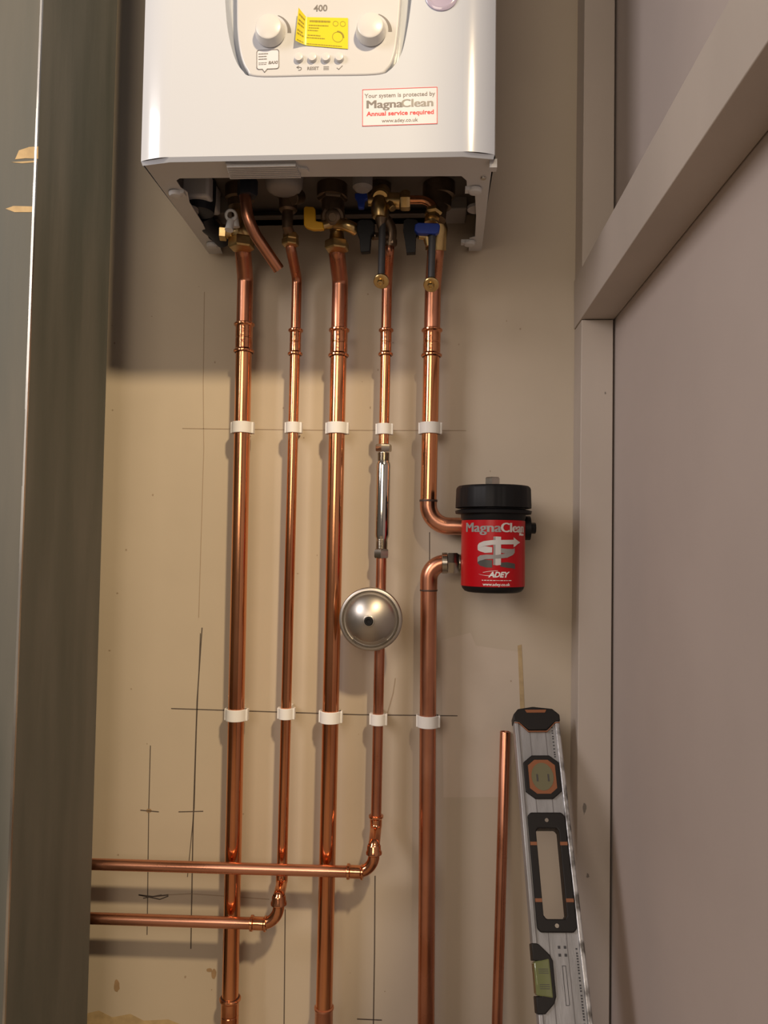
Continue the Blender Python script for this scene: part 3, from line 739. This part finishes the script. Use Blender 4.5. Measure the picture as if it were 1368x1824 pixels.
# face normal of the label points at theta0
def lb(xpx, vpx, h):    # distance along the wrap in pixels from the centre line, photo height
    return cyl(xpx/RC, vpx, h)
def wrap(s0, z0, hh=.0008):
    return lambda x, z, h: cyl((s0+x)/RC, z0+z, hh+h)
zb1 = zq(947.5)
b = text_b('Magna', 24.0*SP, wrap(-61*SP, zb1), align='LEFT', width=68*SP, fat=.0007)
link('magna_letters', b, 'midg', lab)
b = text_b('Clean', 24.0*SP, wrap(64*SP, zb1), align='RIGHT', width=53*SP, fat=.0007); link('clean_letters', b, 'silv', lab)
b = text_b('Micro', 6.5*SP, wrap(63*SP, zq(953)), bold=.0002, align='RIGHT')
c = text_b('ADEY', 13.2*SP, wrap(5*SP, zq(1028)), bold=.0004, shear=.3); b.add(c.v, c.f)
c = text_b('www.adey.co.uk', 7.2*SP, wrap(2*SP, zq(1043.5)), bold=.00012); b.add(c.v, c.f)
rn = random.Random(3); x = -24
while x < 24:
    l = rn.uniform(2, 6); 
    b.add([cyl(x*SP/RC, zq(1034.5), .0009), cyl((x+l)*SP/RC, zq(1034.5), .0009), cyl((x+l)*SP/RC, zq(1033.3), .0009), cyl(x*SP/RC, zq(1033.3), .0009)], [(0, 1, 2, 3)]); x += l+1.2
link('white_print', b, 'wht', lab)
b = B()
vs = []
for i in range(17):
    t = i/16; xx = -30+30*t; z = 1023-0*t+2.6*math.sin(t*math.pi*.9); wd = .2+1.1*t
    vs += [cyl(xx*SP/RC, zq(z+wd/2), .0009), cyl(xx*SP/RC, zq(z-wd/2), .0009)]
b.add(vs, [(2*i, 2*i+2, 2*i+3, 2*i+1) for i in range(16)])
vs = []
for i in range(17):
    t = i/16; xx = -22+26*t; z = 1020-3.5*math.sin(t*math.pi*.5); wd = .7
    vs += [cyl(xx*SP/RC, zq(z+wd/2), .0009), cyl(xx*SP/RC, zq(z-wd/2), .0009)]
b.add(vs, [(2*i, 2*i+2, 2*i+3, 2*i+1) for i in range(16)])
link_each('white_swoosh', b, 'wht', lab)
# spiral arrow emblem: ribbons given as (x, top, bottom) in photo pixels about x=878
def ribbon(rows, h, sm=5):
    b = B(); vs = []
    R_ = []
    for (p, q) in zip(rows[:-1], rows[1:]):
        for k in range(sm):
            t = k/sm; R_.append([p[i]+(q[i]-p[i])*t for i in range(3)])
    R_.append(rows[-1])
    for (x, vt, vb) in R_:
        xx = max(-.97, min(.97, (x-878)/57.0)); th = math.asin(xx)
        vs += [cyl(th, zq(vb), h), cyl(th, zq(vt), h)]
    b.add(vs, [(2*i, 2*i+2, 2*i+3, 2*i+1) for i in range(len(R_)-1)]); return b
b = ribbon([(848, 972, 978), (850, 968, 976), (858, 964, 973), (872, 962, 970.5), (890, 961.5, 969.5), (911, 961, 969)], .0013)
c = ribbon([(909, 956.5, 974.5), (912, 959, 972.5), (916, 962, 969), (921, 965.3, 965.8)], .0013); b.add(c.v, c.f)
c = ribbon([(848, 978, 980), (851, 974.5, 982), (860, 973, 985), (872, 975, 984)], .0010); b.add(c.v, c.f)
link('arrow_emblem', b, 'silv', lab)
b = ribbon([(848, 993, 1002), (852, 989.5, 999), (862, 988, 996), (880, 988.5, 995), (898, 985, 993), (908, 980, 988), (911, 976, 984)], .0013)
c = ribbon([(884, 976, 984), (898, 977.5, 986), (908, 977.5, 985), (911, 976, 982)], .0009); b.add(c.v, c.f)
link('grey_spiral', b, 'midg', lab)
b = ribbon([(848, 1000, 1004), (852, 998, 1008), (862, 997, 1011), (872, 998, 1011)], .0010)
c = ribbon([(886, 1002, 1009), (898, 1001, 1011), (908, 1003, 1012), (912, 1004, 1013.5)], .0010); b.add(c.v, c.f)
link('dark_spiral', b, 'dkg', lab)
b = ribbon([(874, 956, 1006), (880, 955.5, 1007), (887, 956, 1006)], .00115, 2); rod = link('emblem_rod', b, 'silv', lab)
b = ribbon([(874, 957, 1005.5), (877.5, 956, 1006.4)], .0012, 2); link('rod_shade', b, 'midg', rod)
# side fittings
b = B(); zv = zq(938); b.cyl((fc.x+RC*.6, YC+.02, zv), (fc.x+RC+.010, YC+.02, zv), .0165); b.cyl((fc.x+RC+.010, YC+.02, zv), (fc.x+RC+.0175, YC+.02, zv), .0075, 8)
link('drain_cap', b, 'black', tf)
zc_ = cor.z
b = B(); b.cyl((FXx-.030, YP, zc_), (fc.x, YP, zc_), .016); b.cyl((FXx-.030, YP, zl), (fc.x, YP, zl), .014)
b.box(fc.x-.026, fc.x+.026, YP-.016, -.006, zl-.016, zc_+.018)
link('manifold', b, 'black', tf, bevel=.002)
tn = tf
b = B(); b.cyl((xn, YP, zl), (xn+.008, YP, zl), .0150); link('olive_ring', b, 'nickel', tn)
b = B(); b.hexnut((xn+.0155, YP, zl), (1, 0, 0), .0285, .016, .2); link('compression_nut', b, 'nickel', tn)
b = B(); prof = []
for i in range(6): prof += [(i*.0022, .0125), (i*.0022+.0011, .0138)]
b.lathe((xn+.0235, YP, zl), (1, 0, 0), prof, 36); link('thread', b, 'nickel', tn)

# ------------------------------------------------------------------ valves beneath the boiler
YV = -.092
def brass_nut(parent, c, w_, h, m='brass', ph=.4): 
    b = B(); b.hexnut(c, (0, 0, 1), w_, h, ph); return link('nut', b, m, parent)
def valve(label, p, cat='valve'): return thing('isolation_valve', label, cat, p)
nz = lambda u, v, y=-.085: at(u, v, y)
# 1: flow valve with white lever
v1 = valve('brass valve with white ring lever, leftmost below boiler', nz(430, 436))
brass_nut(v1, nz(430, 434), .032, .015)
b = B(); p = nz(429, 420); b.lathe(p+Vector((0, 0, -.006)), (0, 0, 1), [(0, .013), (.004, .016), (.014, .017), (.020, .014), (.05, .013)], 32); b.cyl(p+Vector((0, 0, .004)), nz(396, 414, -.095), .008); b.cyl(nz(404, 415, -.094), nz(392, 414, -.095), .011, 6)
link('body', b, 'brass', v1)
b = B(); c = at(412, 384, -.128)
b.lathe(c, (.1, -1, -.35), [(-.004, .0048), (-.004, .0085), (.003, .0085), (.004, .0075), (.004, .0048), (-.004, .0048)], 28, caps=False)
b.tube([c+Vector((0, 0, -.006)), at(410, 398, -.128), at(408, 410, -.130)], [.005, .005, .0058], 16)
b.tube([at(418, 388, -.124), at(420, 405, -.122)], [.005, .0055], 14)
link('lever', b, 'whitep', v1)
# relief pipe
tr = thing('copper_pipe', 'short bent copper discharge pipe slanting down from under the boiler, ending in the open', 'pipe', at(440, 345, -.14))
b = B(); b.tube(rounded([at(436, 345, -.145), at(441, 388, -.145), at(456, 420, -.135), at(497, 480, -.11)], .05), .0078); link('pipe', b, 'dull', tr)
b = B(); b.hexnut(at(441, 335, -.145), (0, 0, 1), .024, .022); b.cyl(at(441, 326, -.145), Vector((at(441, 326, -.145).x, -.145, zc)), .011); link('nut', b, 'navy', tr)
# 2: hot water connection
v2 = valve('slim dark valve and brass nut above the second thin copper pipe', nz(518, 430))
brass_nut(v2, nz(517, 432), .021, .009); brass_nut(v2, nz(518, 422, -.087), .019, .009)
b = B(); b.tube([nz(515, 414, -.09), nz(512, 405, -.10), nz(512, 375, -.10)], .0075); link('tail', b, 'bronze', v2)
b = B(); b.lathe(nz(513, 378, -.10), (0, 0, 1), [(0, .010), (.003, .0125), (.018, .0125), (.022, .016), (.04, .016)], 28); b.cyl(nz(520, 352, -.115), nz(534, 350, -.10), .010); link('body', b, 'bronze', v2)
# 3: gas cock
v3 = valve('brass gas valve with yellow lever above the thick middle pipe', nz(600, 440))
brass_nut(v3, nz(600, 438), .030, .013)
b = B(); p = nz(600, 432); b.lathe(p, (0, 0, 1), [(0, .0125), (.004, .0105), (.014, .0095), (.024, .013), (.030, .0165)], 32)
b.tube(rounded([nz(598, 398, -.10), nz(622, 402, -.112), nz(634, 410, -.105)], .01), [.008]*len(rounded([nz(598, 398, -.10), nz(622, 402, -.112), nz(634, 410, -.105)], .01)), 20)
b.cyl(nz(598, 395, -.10), nz(568, 404, -.11), .0065)
link('body', b, 'brass', v3)
b = B(); b.lathe(at(594, 386, -.095), (.05, -.9, -.42), [(-.012, .014), (.004, .0165), (.012, .0165), (.014, .0145), (.0145, .011), (.020, .0105), (.021, .009), (.022, .006), (.0195, .0055)], 36); link('spindle_cap', b, 'bronze', v3)
b = B(); b.hexnut(nz(592, 345, -.10), (0, 0, 1), .036, .022, .2); b.cyl(nz(592, 352, -.10), nz(594, 380, -.10), .0155); link('union_nut', b, 'bronze', v3)
b = B(); b.prism([at(u, v, -.125) for u, v in [(541, 370), (544, 367), (558, 368), (561, 372), (562, 393), (575, 396), (577, 408), (558, 409), (546, 405), (541, 400)]], (0, .007, 0)); link('lever', b, 'yellow', v3, bevel=.0012)
# 4: cold inlet with filling link
v4 = valve('brass cold inlet valve with small blue lever and black lever, above the fourth pipe', nz(694, 440))
b = B(); p = at(676, 372, -.12)
b.lathe(at(678, 350, -.12), (0, -.75, -.66), [(-.014, .013), (.002, .013), (.006, .0125), (.008, .010)], 32)
b.lathe(p, (0, 0, 1), [(-.012, .009), (-.004, .0115), (.006, .0118), (.014, .010)], 28)
b.cyl(at(656, 357, -.12), at(700, 358, -.12), .0075); b.cyl(at(690, 357, -.12), at(713, 358, -.12), .0105)
b.cyl(at(694, 362, -.125), at(700, 372, -.13), .005, 8)
link('body', b, 'brass', v4)
b = B(); b.hexnut(at(722, 358, -.12), (1, 0, .0), .022, .013, .3); b.cyl(at(722, 348, -.125), at(721, 340, -.125), .0045); link('compression_nut', b, 'brass', v4)
b = B(); b.prism([at(u, v, -.135) for u, v in [(632, 344), (653, 342), (655, 353), (650, 356), (648, 370), (638, 370), (636, 356), (632, 352)]], (0, .007, 0)); link('blue_lever', b, 'blue', v4, bevel=.001)
b = B(); b.lathe(at(679, 383, -.115), (0, .05, -1), [(-.006, .0105), (0, .011), (.003, .0095), (.012, .0065), (.022, .004)], 28); link('cone', b, 'bronze', v4)
b = B(); b.tube(rounded([at(684, 390, -.10), at(697, 405, -.092), at(694, 438, -.086)], .02), .0085); b.hexnut(at(694, 432, -.086), (0, 0, 1), .018, .010); b.cyl(at(690, 420, -.095), at(664, 421, -.11), .005); link('elbow', b, 'bronze', v4)
b = B(); b.prism([at(u, v, -.12) for u, v in [(636, 395), (642, 390), (662, 391), (667, 398), (667, 412), (661, 420), (659, 448), (642, 449), (640, 425), (635, 412)]], (0, .010, 0)); link('black_lever', b, 'black', v4, bevel=.0015)
def drain(parent, u0, v0, u1, v1, y0, y1):
    a, e = at(u0, v0, y0), at(u1, v1, y1); b = B(); b.tube([a, e], .0048, 20); link('drain_stem', b, 'darkm', parent)
    dd = Vector((-.05, -.72, -.69)).normalized(); b = B(); b.lathe(e+dd*-.002, dd, [(-.008, .005), (-.002, .0075), (0, .0103), (.003, .0103), (.0042, .0092), (.0044, .0045), (.001, .0045)], 32)
    s = link('drain_washer', b, 'brass', parent)
    b = B(); q = e+dd*.004+Vector((-.0004, 0, .0015)); b.lathe(q, dd, [(-.003, .0042), (.005, .0042), (.0062, .0034), (.0062, .0018), (.0042, .0016)], 20); link('drain_screw', b, 'brass', s)
drain(v4, 681, 398, 679, 501, -.115, -.12)
# link pipe
tl = thing('copper_pipe', 'small copper link pipe curving between the two right-hand valves under the boiler', 'pipe', at(757, 357, -.12))
b = B(); b.tube(rounded([at(728, 356, -.12), at(764, 356, -.12), at(776, 376, -.12)], .02, 12), .0056); link('pipe', b, 'copper', tl)
# 5: return valve
v5 = valve('brass return valve with blue tee handle and black lever, rightmost below boiler', nz(785, 440))
b = B(); b.lathe(at(772, 377, -.118), (0, -.3, -1), [(-.004, .009), (0, .012), (.004, .012), (.006, .0085), (.012, .0085)], 6); b.cyl(at(776, 374, -.11), at(786, 386, -.105), .006, 8); link('top_nut', b, 'brass', v5)
b = B(); b.cyl(at(770, 384, -.115), at(768, 398, -.115), .0095); b.tube([at(782, 388, -.098), at(781, 405, -.09), at(777, 425, -.085), at(776, 446, -.080)], [.008, .013, .0145, .0145], 28); b.cyl(at(745, 420, -.115), at(764, 422, -.112), .0045); b.tube([at(760, 418, -.112), at(763, 438, -.11)], [.007, .004], 12); link('body', b, 'brass', v5)
b = B(); b.lathe(at(779, 348, -.10), (0, -.2, -1), [(-.02, .020), (0, .020), (.012, .018), (.022, .013), (.04, .0115)], 32); link('elbow', b, 'bronze', v5)
b = B(); b.prism([at(u, v, -.128) for u, v in [(739, 399), (745, 396), (781, 397), (784, 401), (782, 412), (776, 416), (744, 415), (738, 409)]], (0, .010, 0)); link('blue_handle', b, 'blue', v5, bevel=.0015)
b = B(); b.prism([at(u, v, -.12) for u, v in [(719, 393), (725, 389), (742, 391), (746, 398), (746, 412), (741, 420), (740, 449), (724, 450), (721, 425), (718, 410)]], (0, .010, 0)); b.cyl(at(768, 404, -.12), at(770, 420, -.118), .007); link('black_lever', b, 'black', v5, bevel=.0015)
drain(v5, 770, 412, 768, 507, -.118, -.12)

# ------------------------------------------------------------------ loose pipe and spirit level standing on the floor
p_top = at(900, 1303, -.0095); p_b = at(886, 1800, -.030); d = (p_b-p_top); foot = p_top+d*((0-p_top.z)/d.z)
tp = thing('copper_pipe', 'loose thin copper pipe leaning on the wall beside the spirit level', 'pipe', foot)
dn = d.normalized(); b = B(); L_ = (foot-p_top).length
b.lathe(p_top, dn, [(.004, R15-.0016), (.0, R15-.0014), (0, R15-.0003), (.0006, R15), (L_-.002, R15)], 36, caps=False); link('pipe', b, 'dull', tp)
b = B(); b.lathe(p_top+dn*.0035, dn, [(0, R15-.001), (.001, R15-.001)], 24); link('pipe_bore_shade', b, 'seal', tp)  # black disc painted in for the shade inside the open pipe

TOPL = at(953, 1275, -.045); LOWL = at(1006, 1824, -.215)
axl = (LOWL-TOPL).normalized(); TL = TOPL; LL = (0-TL.z)/axl.z-.008
rgt = Vector((1, 0, 0)); rgt = (rgt-axl*rgt.dot(axl)).normalized(); nrm = rgt.cross(axl); nrm = nrm if nrm.y < 0 else -nrm
fl = TL+axl*LL
tl_ = thing('spirit_level', 'silver spirit level with black and orange trim leaning against the wall', 'spirit level', fl)
def lv(u, v, h=0):
    dd = ray(u, v); t = (TL+nrm*h-CAM).dot(nrm)/dd.dot(nrm); P = CAM+dd*t-TL; return P.dot(rgt), P.dot(axl)
def lw(s, t, h=0): return TL+rgt*s+axl*t+nrm*h
def lprism(pts, h0, h1, b=None):
    b = b or B(); b.prism([lw(s, t, h0) for s, t in pts], nrm*(h1-h0)); return b
HW = .0305; TH = .012    # half width, half thickness
SL = 0
# handle hole limits
hs = [lv(952, 1478), lv(988, 1478), lv(1003, 1638), lv(966, 1638)]
ht0 = (hs[0][1]+hs[1][1])/2; ht1 = (hs[2][1]+hs[3][1])/2
hcx = .0; hwid = .0145
def ribface(b, t0, t1, s0, s1):   # a piece of the face between stations
    lprism([(s0, t0), (s1, t0), (s1, t1), (s0, t1)], -TH+.0035, TH-.0035, b)
b = B(); hx = .019
ribface(b, .010, ht0-.004, -HW+.004, HW-.004); ribface(b, ht1+.004, LL-.004, -HW+.004, HW-.004)
ribface(b, ht0-.004, ht1+.004, -HW+.004, -hx); ribface(b, ht0-.004, ht1+.004, hx, HW-.004)
web = link('web', b, 'alu', tl_)
evt0, evt1 = lv(950, 1682)[1], lv(975, 1806)[1]
b = B()
lprism([(-HW, .008), (-HW+.0055, .008), (-HW+.0055, evt0), (-HW, evt0)], -TH, TH, b); lprism([(-HW, evt1), (-HW+.0055, evt1), (-HW+.0055, LL), (-HW, LL)], -TH, TH, b)
link('flange', b, 'alu', tl_, bevel=.0012)
b = B(); lprism([(HW-.0065, .008), (HW, .008), (HW, LL), (HW-.0065, LL)], -TH, TH, b); link('flange', b, 'aluside', tl_, bevel=.0018)
b = B()
for s in (-.0105, .0105):
    for (t0, t1) in ((.016, lv(965, 1352)[1]), (lv(965, 1424)[1], ht0-.012), (ht1+.012, LL-.01)): lprism([(s-.0005, t0), (s+.0005, t0), (s+.0005, t1), (s-.0005, t1)], TH-.0036, TH-.0031, b)
link_each('groove_line', b, 'ink', web)
# end cap
b = B(); lprism([(-HW-.001, .011), (-HW-.001, .002), (-HW+.006, -.006), (-.004, -.009), (HW-.008, -.006), (HW+.001, .002), (HW+.001, .011), (HW-.006, .012), (.012, .023), (-.012, .023), (-HW+.006, .012)], -TH-.0012, TH+.0012, b)
cap = link('end_cap', b, 'lblack', tl_, bevel=.0015)
b = B(); lprism([(-.015, -.0045), (.014, -.0045), (.012, -.0005), (-.013, -.0005)], TH+.0008, TH+.0018, b)
for (p, q) in (((-HW, .012), (-HW+.0065, .0125)), ((-HW+.0065, .0125), (-.0125, .0240)), ((-.0125, .0240), (.0125, .0240)), ((.0125, .0240), (HW-.0065, .0125)), ((HW-.0065, .0125), (HW, .012))):
    lprism([p, q, (q[0], q[1]+.0013), (p[0], p[1]+.0013)], TH-.003, TH+.0008, b)
link('orange_edging', b, 'orange', cap)
# centre vial
vc = lv(964, 1387); 
def octo(c, w_, h_, k=.3): 
    a, e = w_*(1-2*k)/1, h_*(1-2*k)
    return [(c[0]+x, c[1]+y) for x, y in [(-w_*k*1.1, -h_), (w_*k*1.1, -h_), (w_, -h_*k*1.5), (w_, h_*k*1.5), (w_*k*1.1, h_), (-w_*k*1.1, h_), (-w_, h_*k*1.5), (-w_, -h_*k*1.5)]]
kx = .0232; ky = .0275
b = lprism(octo(vc, kx, ky, .45), -TH-.0005, TH+.0005); hv = link('vial_housing', b, 'lblack', tl_, bevel=.001)
b = lprism(octo(vc, kx*.76, ky*.78, .45), TH, TH+.0009); link('orange_ring', b, 'orange', hv)
circ = [(vc[0]+kx*.62*math.cos(t*math.pi/14), vc[1]+ky*.64*math.sin(t*math.pi/14)) for t in range(28)]
b = lprism(circ, TH, TH+.0013); link('vial', b, 'vialw', hv)
b = B()
for s in (-.008, .0065): lprism([(vc[0]+s, vc[1]-.003), (vc[0]+s+.0022, vc[1]-.003), (vc[0]+s+.0022, vc[1]+.006), (vc[0]+s, vc[1]+.006)], TH+.0012, TH+.0016, b)
link_each('vial_mark', b, 'dkg', hv)
# handle grip: ring between outer and inner loop
ho = [lv(941, 1450), lv(1005, 1450), lv(1027, 1662), lv(958, 1662)]
o0, o1 = (ho[0][1]+ho[1][1])/2, (ho[2][1]+ho[3][1])/2
sl_, sr_ = -.0235, .0235
outer = [(sl_, o0+.004), (sl_+.004, o0), (sr_-.004, o0), (sr_, o0+.004), (sr_, o1-.004), (sr_-.004, o1), (sl_+.004, o1), (sl_, o1-.004)]
inn = [(-.0145, ht0+.004), (-.0115, ht0), (.0115, ht0), (.0145, ht0+.004), (.0135, ht1-.004), (.0105, ht1), (-.0115, ht1), (-.0145, ht1-.004)]
b = B(); vs = []
for h in (-TH-.0008, TH+.0008):
    vs += [lw(s, t, h) for s, t in outer]+[lw(s, t, h) for s, t in inn]
for i in range(8):
    j_ = (i+1) % 8
    b.f += [(i, j_, 8+j_, 8+i), (16+i, 16+j_, 24+j_, 24+i), (i, j_, 16+j_, 16+i), (8+i, 8+j_, 24+j_, 24+i)]
b.v = vs; hd = link('handle', b, 'lblack', tl_, bevel=.0015)
b = B()
for t in (ht0+.016, ht1-.022):
    for (s0, s1) in ((-.0232, -.0150), (.0140, .0232)): lprism([(s0, t), (s1, t), (s1, t+.004), (s0, t+.004)], TH+.0005, TH+.0014, b)
link_each('orange_accent', b, 'orange', hd)
b = B()
for t in ((o0+ht0)/2, (o1+ht1)/2): b.lathe(lw(0, t, TH+.0006), nrm, [(0, .0028), (.001, .0024)], 18)
link_each('rivet', b, 'nickel', hd)
# edge vial
ev = evt0; ew = evt1-evt0
b = lprism([(-HW-.0012, ev-.001), (-HW+.004, ev-.001), (-HW+.007, ev), (-HW+.019, ev+.011), (-HW+.022, ev+.017), (-HW+.022, ev+ew-.017), (-HW+.019, ev+ew-.010), (-HW+.008, ev+ew), (-HW-.0012, ev+ew), (-HW-.0012, ev+ew-.017), (-HW+.006, ev+ew-.017), (-HW+.006, ev+.017), (-HW-.0012, ev+.017)], -TH-.0003, TH+.0003)
eh = link('edge_vial_housing', b, 'lblack', tl_, bevel=.001)
b = lprism([(-HW-.0006, ev+.018), (-HW+.0182, ev+.014), (-HW+.0190, ev+ew-.015), (-HW-.0006, ev+ew-.018)], -TH+.002, TH+.0009); link('edge_vial', b, 'vial', eh, bevel=.002)
b = B()
for t in (ev+.025, ev+.027, ev+.029, ev+ew-.029, ev+ew-.027, ev+ew-.025): lprism([(-HW+.004, t), (-HW+.0155, t), (-HW+.0155, t+.0006), (-HW+.004, t+.0006)], TH+.0008, TH+.0012, b)
link_each('vial_mark', b, 'dkg', eh)
b = B(); rn = random.Random(5)
for (s, t0, t1) in ((HW-.0105, .018, lv(965, 1350)[1]), (HW-.0095, ht1+.03, ht1+.13)):
    t = t0
    while t < t1: lprism([(s-.0011, t), (s+.0009, t), (s+.0009, t+.0016), (s-.0011, t+.0016)], TH-.0036, TH-.0030, b); t += rn.choice([.0028, .003, .0045])
q = lv(998, 1692)
for (ds, dt) in ((-.004, -.004), (.003, -.004), (-.004, .004), (.003, .004)):
    lprism([(q[0]+ds, q[1]+dt), (q[0]+ds+.003, q[1]+dt), (q[0]+ds+.003, q[1]+dt+.003), (q[0]+ds, q[1]+dt+.003)], TH-.0036, TH-.0030, b)
q0, q1 = lv(999, 1720), lv(1012, 1790)
for s in (q0[0], q1[0]): lprism([(s, q0[1]), (s+.0006, q0[1]), (s+.0006, q1[1]), (s, q1[1])], TH-.0036, TH-.0030, b)
for t in (q0[1], q1[1]): lprism([(q0[0], t), (q1[0], t), (q1[0], t+.0006), (q0[0], t+.0006)], TH-.0036, TH-.0030, b)
link('worn_print', b, 'inkd', web)
